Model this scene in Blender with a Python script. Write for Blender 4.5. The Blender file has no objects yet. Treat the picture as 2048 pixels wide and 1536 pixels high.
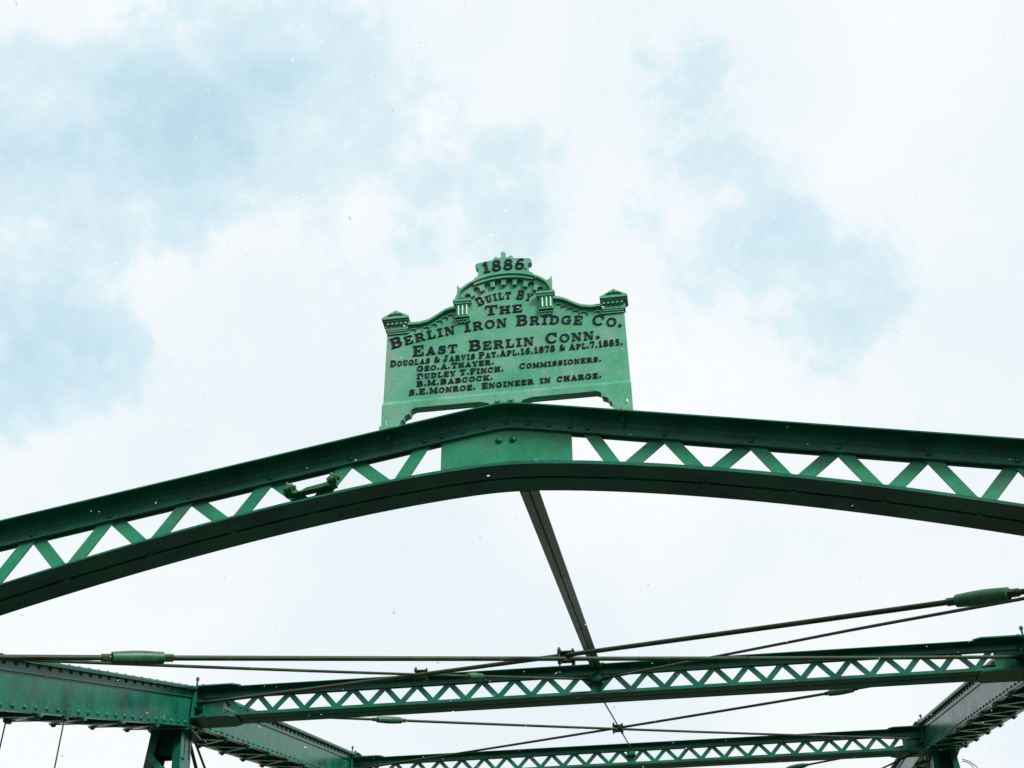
import bpy, bmesh, math, random
from mathutils import Vector, Matrix
random.seed(7)
scn = bpy.context.scene
C = scn.collection

# ------------------------------------------------------------------ camera
cam_d = bpy.data.cameras.new('camera'); cam = bpy.data.objects.new('camera', cam_d); C.objects.link(cam)
YAW, PITCH, ROLL = -0.1333, 0.6232, -0.0055
fw = Vector((math.sin(YAW)*math.cos(PITCH), math.cos(YAW)*math.cos(PITCH), math.sin(PITCH)))
rt = Vector((math.cos(YAW), -math.sin(YAW), 0)); up = rt.cross(fw)
rt2 = rt*math.cos(ROLL) + up*math.sin(ROLL); up2 = up*math.cos(ROLL) - rt*math.sin(ROLL)
M = Matrix((( rt2.x, up2.x, -fw.x, .5879), (rt2.y, up2.y, -fw.y, -4.2192), (rt2.z, up2.z, -fw.z, 1.6), (0, 0, 0, 1)))
cam.matrix_world = M
cam_d.sensor_width = 36; cam_d.lens = 2752.85*36/2048; cam_d.clip_start = .05; cam_d.clip_end = 6000
scn.camera = cam

# ------------------------------------------------------------------ view, world, sun
scn.view_settings.view_transform = 'Standard'; scn.view_settings.look = 'None'
scn.view_settings.gamma = 1; scn.view_settings.use_curve_mapping = False
scn.view_settings.exposure = 0.0
SUN_EL, SUN_AZ = math.radians(41), math.radians(132)          # azimuth measured from +Y clockwise: behind the camera
world = bpy.data.worlds.new('World'); scn.world = world; world.use_nodes = True
nt = world.node_tree; N = nt.nodes; LK = nt.links
for n in list(N): N.remove(n)
def nd(t, **kw):
    n = N.new(t)
    for k, v in kw.items(): setattr(n, k, v)
    return n
def mth(op, a, b=None, c=None, clamp=False):
    n = nd('ShaderNodeMath', operation=op, use_clamp=clamp)
    for i, v in enumerate((a, b, c)):
        if v is None: continue
        if hasattr(v, 'is_linked') or hasattr(v, 'links'): LK.new(v, n.inputs[i])
        else: n.inputs[i].default_value = v
    return n.outputs[0]
out = nd('ShaderNodeOutputWorld'); bg = nd('ShaderNodeBackground'); bg.inputs[1].default_value = 0.15
LK.new(bg.outputs[0], out.inputs[0])
sky = nd('ShaderNodeTexSky', sky_type='NISHITA', sun_disc=False)
sky.sun_elevation = SUN_EL; sky.sun_rotation = SUN_AZ; sky.altitude = 200; sky.air_density = 1.0; sky.dust_density = 0.6
tc = nd('ShaderNodeTexCoord'); DIR = tc.outputs['Generated']
def noise(scale, detail, rough, off=(0, 0, 0), dist=0.0, vec=None):
    mp = nd('ShaderNodeMapping'); LK.new(vec or DIR, mp.inputs[0]); mp.inputs[1].default_value = off
    n = nd('ShaderNodeTexNoise'); LK.new(mp.outputs[0], n.inputs['Vector'])
    n.inputs['Scale'].default_value = scale; n.inputs['Detail'].default_value = detail
    n.inputs['Roughness'].default_value = rough; n.inputs['Distortion'].default_value = dist
    return n
# warped direction so that the gaps get ragged cloud edges
wn = noise(4.2, 7, .6, (3.1, 1.7, .4))
ws = nd('ShaderNodeVectorMath', operation='SUBTRACT'); LK.new(wn.outputs['Color'], ws.inputs[0]); ws.inputs[1].default_value = (.5, .5, .5)
wm = nd('ShaderNodeVectorMath', operation='SCALE'); LK.new(ws.outputs[0], wm.inputs[0]); wm.inputs['Scale'].default_value = .26
wa = nd('ShaderNodeVectorMath', operation='ADD'); LK.new(DIR, wa.inputs[0]); LK.new(wm.outputs[0], wa.inputs[1])
def gap(d, r, amp):
    v = nd('ShaderNodeVectorMath', operation='DISTANCE'); LK.new(wa.outputs[0], v.inputs[0]); v.inputs[1].default_value = d
    mr = nd('ShaderNodeMapRange', interpolation_type='SMOOTHSTEP'); LK.new(v.outputs['Value'], mr.inputs[0])
    mr.inputs[1].default_value = 0; mr.inputs[2].default_value = r; mr.inputs[3].default_value = amp; mr.inputs[4].default_value = 0
    return mr.outputs[0]
# thin places in the cloud deck (directions)
gaps = [((-.327, .636, .699), .15, .85), ((-.415, .617, .668), .14, .75), ((-.37, .60, .71), .14, .6), ((-.204, .666, .717), .22, .66),
        ((-.425, .689, .587), .12, .80), ((.019, .677, .736), .075, .44), ((.092, .746, .66), .15, .50), ((.055, .715, .70), .13, .48), ((.135, .765, .63), .12, .46), ((.10, .72, .69), .08, .36),
        ((-.261, .632, .73), .19, .62), ((-.10, .70, .70), .15, .45), ((-.34, .74, .58), .10, .3)]
acc = None
for g in gaps:
    o = gap(*g)
    acc = o if acc is None else mth('MAXIMUM', acc, o)
# the same broken deck goes on over the rest of the sky
gn = noise(2.3, 6, .55, (5.3, .6, 2.2), .3)
mr = nd('ShaderNodeMapRange', interpolation_type='SMOOTHSTEP'); LK.new(gn.outputs[0], mr.inputs[0])
mr.inputs[1].default_value = .55; mr.inputs[2].default_value = .80; mr.inputs[3].default_value = 0; mr.inputs[4].default_value = .6
acc = mth('MAXIMUM', acc, mr.outputs[0])
fn = noise(8.0, 10, .68, (1.2, 4.4, .9))
# ragged edges: the fine noise eats into the soft gaps
fo = mth('MULTIPLY', mth('SUBTRACT', fn.outputs[0], .5), 1.5)
raw = mth('ADD', acc, fo)
mk = nd('ShaderNodeMapRange', interpolation_type='SMOOTHSTEP'); LK.new(raw, mk.inputs[0])
mk.inputs[1].default_value = .20; mk.inputs[2].default_value = .46; mk.inputs[3].default_value = 0; mk.inputs[4].default_value = 1
md = nd('ShaderNodeMapRange', interpolation_type='SMOOTHSTEP'); LK.new(raw, md.inputs[0])
md.inputs[1].default_value = .15; md.inputs[2].default_value = 1.05; md.inputs[3].default_value = .30; md.inputs[4].default_value = 1
mask = mth('MULTIPLY', mk.outputs[0], md.outputs[0])
# cloud brightness: white with soft bluish-grey bellies
cn = noise(3.4, 6, .5, (.3, 2.2, 6.1))
cr = nd('ShaderNodeValToRGB'); LK.new(cn.outputs[0], cr.inputs[0])
cr.color_ramp.elements[0].position = .34; cr.color_ramp.elements[0].color = (.82, .905, .945, 1)
cr.color_ramp.elements[1].position = .58; cr.color_ramp.elements[1].color = (.95, .98, .995, 1)
# thin veil: pale blue cloud film over the blue
v1 = nd('ShaderNodeMix', data_type='RGBA'); v1.clamp_factor = True
LK.new(mask, v1.inputs[0]); LK.new(cr.outputs[0], v1.inputs[6]); v1.inputs[7].default_value = (.58, .845, .955, 1)
cs = nd('ShaderNodeVectorMath', operation='SCALE'); LK.new(v1.outputs[2], cs.inputs[0]); cs.inputs['Scale'].default_value = 1/.15
mx = nd('ShaderNodeMix', data_type='RGBA'); mx.clamp_factor = True
LK.new(mth('MULTIPLY', mth('POWER', mask, 2.0), .24), mx.inputs[0])
LK.new(cs.outputs[0], mx.inputs[6]); LK.new(sky.outputs[0], mx.inputs[7])
LK.new(mx.outputs[2], bg.inputs[0])

sl = bpy.data.lights.new('sun', 'SUN'); so = bpy.data.objects.new('sun', sl); C.objects.link(so)
sl.energy = 5.0; sl.angle = math.radians(15); sl.color = (1, .97, .92)
sd = Vector((math.sin(SUN_AZ)*math.cos(SUN_EL), math.cos(SUN_AZ)*math.cos(SUN_EL), math.sin(SUN_EL)))
so.rotation_euler = sd.to_track_quat('Z', 'Y').to_euler(); so.location = sd*50

# ------------------------------------------------------------------ materials
def material(name, cols, rough=(.35, .55), scale=3.0, bump=.15, bscale=60, metallic=0, spec=.5, fine=0.0, streak=None, coat=0, grime=None, chips=None):
    m = bpy.data.materials.new(name); m.use_nodes = True; t = m.node_tree; n = t.nodes; l = t.links
    b = n['Principled BSDF']; b.inputs['Metallic'].default_value = metallic
    b.inputs['Specular IOR Level'].default_value = spec
    b.inputs['Coat Weight'].default_value = coat; b.inputs['Coat Roughness'].default_value = .25
    g = n.new('ShaderNodeNewGeometry')
    mp = n.new('ShaderNodeMapping'); l.new(g.outputs['Position'], mp.inputs[0])
    if streak: mp.inputs[3].default_value = streak
    no = n.new('ShaderNodeTexNoise'); l.new(mp.outputs[0], no.inputs['Vector'])
    no.inputs['Scale'].default_value = scale; no.inputs['Detail'].default_value = 8; no.inputs['Roughness'].default_value = .65
    r = n.new('ShaderNodeValToRGB'); l.new(no.outputs[0], r.inputs[0])
    k = len(cols)
    while len(r.color_ramp.elements) < k: r.color_ramp.elements.new(.5)
    for i, (p, c) in enumerate(cols):
        r.color_ramp.elements[i].position = p; r.color_ramp.elements[i].color = (*c, 1)
    col = r.outputs[0]
    if grime:
        gm = n.new('ShaderNodeMapping'); l.new(g.outputs['Position'], gm.inputs[0]); gm.inputs[3].default_value = (1, 1, .45)
        gn_ = n.new('ShaderNodeTexNoise'); l.new(gm.outputs[0], gn_.inputs['Vector']); gn_.inputs['Scale'].default_value = grime[1]
        gn_.inputs['Detail'].default_value = 9; gn_.inputs['Roughness'].default_value = .72
        gr = n.new('ShaderNodeMapRange'); gr.interpolation_type = 'SMOOTHSTEP'; l.new(gn_.outputs[0], gr.inputs[0])
        gr.inputs[1].default_value = .50; gr.inputs[2].default_value = .70; gr.inputs[3].default_value = 0; gr.inputs[4].default_value = grime[2]
        gx = n.new('ShaderNodeMix'); gx.data_type = 'RGBA'; l.new(gr.outputs[0], gx.inputs[0]); l.new(col, gx.inputs[6]); gx.inputs[7].default_value = (*grime[0], 1)
        col = gx.outputs[2]
    if chips:
        cn_ = n.new('ShaderNodeTexNoise'); l.new(g.outputs['Position'], cn_.inputs['Vector']); cn_.inputs['Scale'].default_value = chips[1]
        cn_.inputs['Detail'].default_value = 6; cn_.inputs['Roughness'].default_value = .7
        cm = n.new('ShaderNodeMapRange'); cm.interpolation_type = 'SMOOTHSTEP'; l.new(cn_.outputs[0], cm.inputs[0])
        cm.inputs[1].default_value = chips[2]; cm.inputs[2].default_value = chips[2]+.05; cm.inputs[3].default_value = 0; cm.inputs[4].default_value = .75
        cx_ = n.new('ShaderNodeMix'); cx_.data_type = 'RGBA'; l.new(cm.outputs[0], cx_.inputs[0]); l.new(col, cx_.inputs[6]); cx_.inputs[7].default_value = (*chips[0], 1)
        col = cx_.outputs[2]
    if fine:
        f = n.new('ShaderNodeTexNoise'); l.new(g.outputs['Position'], f.inputs['Vector'])
        f.inputs['Scale'].default_value = 90; f.inputs['Detail'].default_value = 4; f.inputs['Roughness'].default_value = .7
        fr = n.new('ShaderNodeMapRange'); l.new(f.outputs[0], fr.inputs[0])
        fr.inputs[1].default_value = .3; fr.inputs[2].default_value = .7; fr.inputs[3].default_value = 1-fine; fr.inputs[4].default_value = 1+fine
        mu = n.new('ShaderNodeVectorMath'); mu.operation = 'SCALE'; l.new(col, mu.inputs[0]); l.new(fr.outputs[0], mu.inputs['Scale'])
        col = mu.outputs[0]
    l.new(col, b.inputs['Base Color'])
    rr = n.new('ShaderNodeMapRange'); l.new(no.outputs[0], rr.inputs[0])
    rr.inputs[1].default_value = .3; rr.inputs[2].default_value = .7; rr.inputs[3].default_value = rough[0]; rr.inputs[4].default_value = rough[1]
    l.new(rr.outputs[0], b.inputs['Roughness'])
    bn = n.new('ShaderNodeTexNoise'); l.new(g.outputs['Position'], bn.inputs['Vector'])
    bn.inputs['Scale'].default_value = bscale; bn.inputs['Detail'].default_value = 5
    bu = n.new('ShaderNodeBump'); bu.inputs['Strength'].default_value = bump; bu.inputs['Distance'].default_value = .004
    l.new(bn.outputs[0], bu.inputs['Height']); l.new(bu.outputs[0], b.inputs['Normal'])
    return m
GREEN = material('green_paint', [(.30, (.004, .050, .041)), (.46, (.005, .093, .062)), (.58, (.007, .122, .074)), (.76, (.020, .078, .056))], (.20, .34), 5.0, .05, 55, fine=.22, spec=.18, grime=((.034, .044, .030), 3.2, .6), chips=((.050, .028, .014), 24, .66))
PLAQUE = material('plaque_paint', [(.30, (.038, .205, .115)), (.43, (.050, .275, .155)), (.54, (.085, .300, .190)), (.66, (.155, .305, .225)), (.80, (.08, .260, .155))], (.22, .40), 5.5, .10, 110, fine=.16, spec=.45, grime=((.12, .20, .15), 7.0, .55), chips=((.06, .05, .03), 34, .70))
ROD = material('weathered_rod_paint', [(.30, (.010, .008, .006)), (.45, (.014, .030, .010)), (.56, (.010, .044, .020)), (.70, (.050, .060, .014))], (.4, .6), 9.0, .2, 90, fine=.25, spec=.25)
SLEEVE = material('sleeve_paint', [(.30, (.016, .045, .022)), (.46, (.016, .095, .048)), (.58, (.030, .11, .040)), (.72, (.060, .085, .025))], (.35, .55), 14.0, .3, 70, fine=.25, spec=.3)
LETTER = material('letter_paint', [(.35, (.004, .006, .010)), (.65, (.006, .011, .024))], (.35, .5), 20, .05, 80, spec=.15)
GREEN_LIT = material('green_paint_lit', [(.30, (.009, .115, .066)), (.55, (.011, .205, .105)), (.74, (.040, .155, .09))], (.25, .4), 5.0, .05, 60, fine=.18, spec=.26, grime=((.05, .09, .06), 4.0, .7), chips=((.050, .028, .014), 24, .67))  # lit copy of the green paint: brighter light put into the base colour
SNOW = bpy.data.materials.new('snow'); SNOW.use_nodes = True
_t = SNOW.node_tree; _n = _t.nodes; _n.remove(_n['Principled BSDF'])
_d = _n.new('ShaderNodeBsdfDiffuse'); _r = _n.new('ShaderNodeBsdfTranslucent'); _m = _n.new('ShaderNodeMixShader')
for _q in (_d, _r): _q.inputs[0].default_value = (.95, .96, .97, 1)
_m.inputs[0].default_value = .5
_t.links.new(_d.outputs[0], _m.inputs[1]); _t.links.new(_r.outputs[0], _m.inputs[2]); _t.links.new(_m.outputs[0], _n['Material Output'].inputs[0])
WOOD = material('deck_timber', [(.3, (.05, .04, .03)), (.55, (.075, .06, .05)), (.75, (.10, .09, .075))], (.7, .9), 1.2, .4, 30, streak=(1, 8, 1))
ASPH = material('asphalt', [(.35, (.019, .022, .027)), (.65, (.030, .034, .040))], (.8, .95), .8, .4, 60)
GROUND = material('winter_grass', [(.3, (.030, .036, .018)), (.5, (.044, .048, .026)), (.7, (.06, .058, .038))], (.9, 1), .35, .5, 8)

# ------------------------------------------------------------------ mesh helpers
class MB:
    def __init__(s): s.v = []; s.f = []
    def add(s, vs, fs):
        o = len(s.v); s.v += [tuple(v) for v in vs]; s.f += [tuple(i+o for i in f) for f in fs]
    def box(s, x0, x1, y0, y1, z0, z1):
        s.hexa([(x0, y0, z0), (x1, y0, z0), (x1, y1, z0), (x0, y1, z0), (x0, y0, z1), (x1, y0, z1), (x1, y1, z1), (x0, y1, z1)])
    def hexa(s, p): s.add(p, [(3, 2, 1, 0), (4, 5, 6, 7), (0, 1, 5, 4), (1, 2, 6, 5), (2, 3, 7, 6), (3, 0, 4, 7)])
    def ybeam(s, x0, x1, ya, za, yb, zb, o0, o1):
        if x0 > x1: x0, x1 = x1, x0
        s.hexa([(x0, ya, za+o0), (x1, ya, za+o0), (x1, yb, zb+o0), (x0, yb, zb+o0), (x0, ya, za+o1), (x1, ya, za+o1), (x1, yb, zb+o1), (x0, yb, zb+o1)])
    def xstrip(s, pts, y0, y1, o0, o1):
        """rectangle swept along a path of (x, z); o0/o1 = vertical offsets"""
        vs = []; fs = []
        for x, z in pts: vs += [(x, y0, z+o0), (x, y1, z+o0), (x, y1, z+o1), (x, y0, z+o1)]
        n = len(pts)
        for i in range(n-1):
            a = 4*i; b = a+4
            for k in range(4): fs.append((a+k, b+k, b+(k+1) % 4, a+(k+1) % 4))
        fs += [(0, 1, 2, 3), (4*n-1, 4*n-2, 4*n-3, 4*n-4)]
        s.add(vs, fs)
    def prism(s, poly, y0, y1):
        """polygon in XZ extruded in Y"""
        n = len(poly); s.add([(x, y0, z) for x, z in poly]+[(x, y1, z) for x, z in poly],
            [tuple(range(n)), tuple(range(2*n-1, n-1, -1))]+[(i, i+n, (i+1) % n+n, (i+1) % n) for i in range(n)])
    def tube(s, pts, r, seg=10, caps=True):
        pts = [Vector(p) for p in pts]; rs = r if isinstance(r, (list, tuple)) else [r]*len(pts); vs = []; fs = []
        for i, p in enumerate(pts):
            d = (pts[min(i+1, len(pts)-1)]-pts[max(i-1, 0)]).normalized()
            a = d.orthogonal().normalized() if abs(d.z) > .9 else d.cross(Vector((0, 0, 1))).normalized(); b = d.cross(a)
            for k in range(seg):
                t = 2*math.pi*k/seg; vs.append(p+(a*math.cos(t)+b*math.sin(t))*rs[i])
        for i in range(len(pts)-1):
            for k in range(seg): fs.append((i*seg+k, i*seg+(k+1) % seg, (i+1)*seg+(k+1) % seg, (i+1)*seg+k))
        if caps: fs += [tuple(range(seg-1, -1, -1)), tuple(range((len(pts)-1)*seg, len(pts)*seg))]
        s.add(vs, fs)
    def mesh(s, name, mat, smooth=False):
        me = bpy.data.meshes.new(name); me.from_pydata(s.v, [], s.f); me.materials.append(mat)
        bm = bmesh.new(); bm.from_mesh(me); bmesh.ops.recalc_face_normals(bm, faces=bm.faces)
        bm.to_mesh(me); bm.free()
        if smooth:
            me.shade_smooth()
            me.set_sharp_from_angle(angle=math.radians(40))
        return me
    def build(s, name, mat, parent=None, smooth=False, label=None, bevel=0):
        o = bpy.data.objects.new(name, s.mesh(name, mat, smooth)); C.objects.link(o); o.parent = parent
        if label: o['label'] = label
        if bevel:
            m = o.modifiers.new('bevel', 'BEVEL'); m.width = bevel; m.segments = 2; m.limit_method = 'ANGLE'; m.angle_limit = math.radians(50)
        return o
def empty(name, parent=None, loc=(0, 0, 0), label=None):
    o = bpy.data.objects.new(name, None); C.objects.link(o); o.parent = parent; o.location = loc; o.empty_display_size = .1
    if label: o['label'] = label
    return o
def inst(name, me, parent, mat):
    o = bpy.data.objects.new(name, me); C.objects.link(o); o.parent = parent; o.matrix_local = mat; return o
def frame(o, xa, ya):
    """matrix with local X along xa, local Y nearest ya, origin o"""
    x = Vector(xa).normalized(); z = x.cross(Vector(ya)).normalized(); y = z.cross(x)
    o = Vector(o); return Matrix(((x.x, y.x, z.x, o.x), (x.y, y.y, z.y, o.y), (x.z, y.z, z.z, o.z), (0, 0, 0, 1)))
# a rivet: low dome looking along -Y (local), radius 1
def rivet_mesh(mat):
    m = MB(); seg = 10; rings = [(1.0, 0), (.86, .45), (.5, .72)]
    vs = []; fs = []
    for r, h in rings:
        for k in range(seg): a = 2*math.pi*k/seg; vs.append((r*math.cos(a), -h, r*math.sin(a)))
    vs.append((0, -.8, 0))
    for i in range(2):
        for k in range(seg): fs.append((i*seg+k, i*seg+(k+1) % seg, (i+1)*seg+(k+1) % seg, (i+1)*seg+k))
    for k in range(seg): fs.append((2*seg+k, 2*seg+(k+1) % seg, 3*seg))
    m.add(vs, fs); return m.mesh('rivet', mat, True)
RIV = rivet_mesh(GREEN)
def rivet(parent, loc, nrm, r, name='rivet'):
    """nrm: outward direction"""
    y = -Vector(nrm).normalized(); x = y.orthogonal().normalized(); z = x.cross(y)
    mt = Matrix(((x.x*r, y.x*r, z.x*r, loc[0]), (x.y*r, y.y*r, z.y*r, loc[1]), (x.z*r, y.z*r, z.z*r, loc[2]), (0, 0, 0, 1)))
    return inst(name, RIV, parent, mt)
BARS = {}
def bar(parent, a, b, w, t, nrm, mat=None, name='lacing_bar', ext=0.0):
    """flat bar from a to b; width w, thickness t along nrm"""
    mat = mat or GREEN_LIT; a = Vector(a); b = Vector(b); L = (b-a).length
    key = (round(L, 4), w, t, mat.name)
    if key not in BARS:
        m = MB(); e = min(.004, t*.3); m.box(-ext, L+ext, -w/2, w/2, -t/2, t/2); BARS[key] = m.mesh(name, mat)
    n = Vector(nrm); x = (b-a).normalized(); y = n.cross(x)
    return inst(name, BARS[key], parent, frame(a, x, y))

# ------------------------------------------------------------------ ground, road
g = MB(); g.add([(-2500, -2500, -.9), (2500, -2500, -.9), (2500, 2500, -.9), (-2500, 2500, -.9)], [(0, 1, 2, 3)])
o = g.build('ground', GROUND); o['kind'] = 'structure'
random.seed(4)
hm = MB(); hv = []; hf = []; NA, NR = 96, 7
hh = [random.uniform(.75, 1.2) for _ in range(NA)]; hh = [(hh[i-1]+hh[i]+hh[(i+1) % NA])/3 for i in range(NA)]
for i in range(NA):
    a_ = 2*math.pi*i/NA
    for j in range(NR):
        t = j/(NR-1); r_ = 90+t*210; hv.append((r_*math.sin(a_), r_*math.cos(a_), -1.0+hh[i]*52*(t*t*(3-2*t))+random.uniform(-1, 1)*3*t))
for i in range(NA):
    for j in range(NR-1):
        p_, q_ = i*NR+j, ((i+1) % NA)*NR+j; hf.append((p_, q_, q_+1, p_+1))
hm.add(hv, hf); o = hm.build('added_shade_hills', GROUND, None, True); o['kind'] = 'structure'  # unseen ring, added to block horizon sky light and darken the undersides
g = MB(); g.box(-3.4, 3.4, -60, -.35, -.86, 0)
o = g.build('road', ASPH); o['kind'] = 'structure'

# ------------------------------------------------------------------ the bridge
PL = 4.3548                                   # panel length
ZC = [3.886, 5.457, 6.614, 7.353]             # top of the upper chord at the nodes
CH = .285                                     # chord depth
bridge = empty('iron_bridge', None, (0, 0, -.9))
bridge['label'] = 'green riveted iron truss bridge seen from below its portal'; bridge['category'] = 'bridge'
bridge.location = (0, 0, 0)

# floor
fl = MB(); fl.box(-3.3, 3.3, -.3, 3*PL+.3, -.08, 0); fl.build('floor', WOOD, bridge)
for y in (0.12, PL, 2*PL, 3*PL):
    m = MB(); m.box(-3.35, 3.35, y-.10, y+.10, -.42, -.085); m.build('floor_beam', GREEN, bridge)
for s in (-1, 1):
    m = MB(); m.box(s*2.4-.5, s*2.4+.5, -.6, .30, -.9, -.43); m.build('bearing_block', WOOD, bridge)
    m = MB(); m.box(s*2.4-.5, s*2.4+.5, 3*PL-.3, 3*PL+.6, -.9, -.43); m.build('bearing_block', WOOD, bridge)

# ---- portal strut
ps = empty('portal_strut', bridge, (0, 0, 0), 'deep dark green portal beam with peaked top and arched underside, zigzag bars between')
def ztop(x): return 4.524-.187*(math.sqrt(x*x+.0016)-.012)
def zarch(x): return 4.240-.141*(abs(x)**1.5 if abs(x) > .12 else (.12**1.5)*(.25+.75*(x/.12)**2))
HALF = 2.78
xs = sorted(set([round(-HALF+i*2*HALF/80, 4) for i in range(81)]+[-.12, -.08, -.04, -.02, 0, .02, .04, .08, .12]))
top = [(x, ztop(x)) for x in xs]; arc = [(x, zarch(x)) for x in xs]
def fillet(m, pts, yv, sgn, zoff, r, down):
    """quarter-round fillet strip in the corner of an angle iron"""
    for k in range(3):
        a0 = k*math.pi/6; a1 = (k+1)*math.pi/6
        vs = []
        for x, z in pts:
            for a in (a0, a1):
                yy = yv+sgn*r*(1-math.sin(a)); zz = z+zoff+down*r*(1-math.cos(a)); vs.append((x, yy, zz))
        m.add(vs, [(2*i, 2*i+1, 2*i+3, 2*i+2) for i in range(len(pts)-1)])
for sg, nm in ((-1, 'front'), (1, 'rear')):
    y0 = sg*.007
    m = MB()
    m.xstrip(top, min(y0, sg*.084), max(y0, sg*.084), -.0055, 0)           # horizontal leg
    m.xstrip(top, min(y0, sg*.019), max(y0, sg*.019), -.071, -.0057)      # vertical leg
    fillet(m, top, sg*.019, sg, -.0057, .030, -1)
    m.build('top_angle', GREEN, ps, True)
    m = MB()
    m.xstrip(arc, min(y0, sg*.094), max(y0, sg*.094), 0, .006)
    m.xstrip(arc, min(y0, sg*.017), max(y0, sg*.017), .0062, .062)
    m.build('bottom_angle', GREEN, ps, True)
# gusset plate at the middle
gp = MB(); xg = [-.243, -.16, -.08, -.03, 0, .03, .08, .16, .243]
gp.prism([(x, zarch(x)+.03) for x in xg]+[(x, ztop(x)-.05) for x in reversed(xg)], -.0066, .0066)
gp.build('gusset_plate', GREEN_LIT, ps, label='plain green gusset plate under the peak with two bolts')
for x in (-.026, .026): rivet(ps, (x, -.0066, 4.402), (0, -1, 0), .0135, 'bolt')
# lacing
tops = [.302, .582, .887, 1.187, 1.487, 1.779, 2.08, 2.38, 2.66]; bots = [.413, .717, 1.016, 1.32, 1.623, 1.93, 2.23, 2.53]
for s in (-1, 1):
    P = []
    for i in range(len(bots)):
        for (xt, xb, k) in ((tops[i], bots[i], 0), (tops[i+1], bots[i], 1)):
            a = (s*xt, 0, ztop(xt)-.045); b = (s*xb, 0, zarch(xb)+.022)
            d = .0035 if k else -.0035
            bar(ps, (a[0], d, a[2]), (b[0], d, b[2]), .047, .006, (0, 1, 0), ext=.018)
    for x in tops: rivet(ps, (s*x, -.019, ztop(x)-.052), (0, -1, 0), .011)
    for x in (.08, .16, .24): rivet(ps, (s*x, -.019, ztop(x)-.050), (0, -1, 0), .0105)
    for x in bots: rivet(ps, (s*x, -.05, zarch(x)), (0, 0, -1), .004)
rivet(ps, (-.0, -.019, ztop(0)-.047), (0, -1, 0), .0105)
# nuts of the plaque bolts under the top angle
def nut(m, c, r, h, axis=(0, 0, 1), seg=6):
    c = Vector(c); a = Vector(axis).normalized(); m.tube([c, c+a*h], r, seg)
for s in (-1, 1):
    m = MB(); z = ztop(.436)-.009; nut(m, (s*.436, -.05, z), .012, -.012); m.tube([(s*.436, -.05, z-.011), (s*.436, -.05, z-.022)], .006, 8)
    m.build('nut', GREEN, ps)
# lug bracket on the left lacing
m = MB(); zb = 4.214; sl_ = .173
def bz(x): return zb+(x+.79)*sl_
m.prism([(-.80, bz(-.80)+.004), (-.625, bz(-.625)+.004), (-.625, bz(-.625)+.009), (-.80, bz(-.80)+.009)], -.042, -.010)
m.prism([(-.80, bz(-.80)+.012), (-.63, bz(-.63)+.012), (-.66, bz(-.66)+.04), (-.745, bz(-.745)+.036)], -.015, -.008)
for x in (-.805, -.640):
    z = bz(x)+.012
    m.tube([(x-.016, -.045, z+.006), (x-.006, -.045, z+.012), (x+.004, -.045, z+.014), (x+.010, -.045, z+.014)], [.011, .014, .015, .013], 12)
    m.tube([(x+.013, -.045, z+.016), (x+.019, -.045, z+.016)], [.018, .018], 12)
    m.tube([(x-.004, -.045, z+.03), (x-.004, -.045, z+.041)], .006, 8)
    m.tube([(x+.020, -.045, z+.018), (x+.031, -.045, z+.018)], .009, 6)
    m.box(x-.012, x+.012, -.046, -.008, z-.004, z+.006)
m.build('lug_bracket', SLEEVE, ps, True, label='small flat bracket with two rounded lugs on the lower edge')

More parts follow.
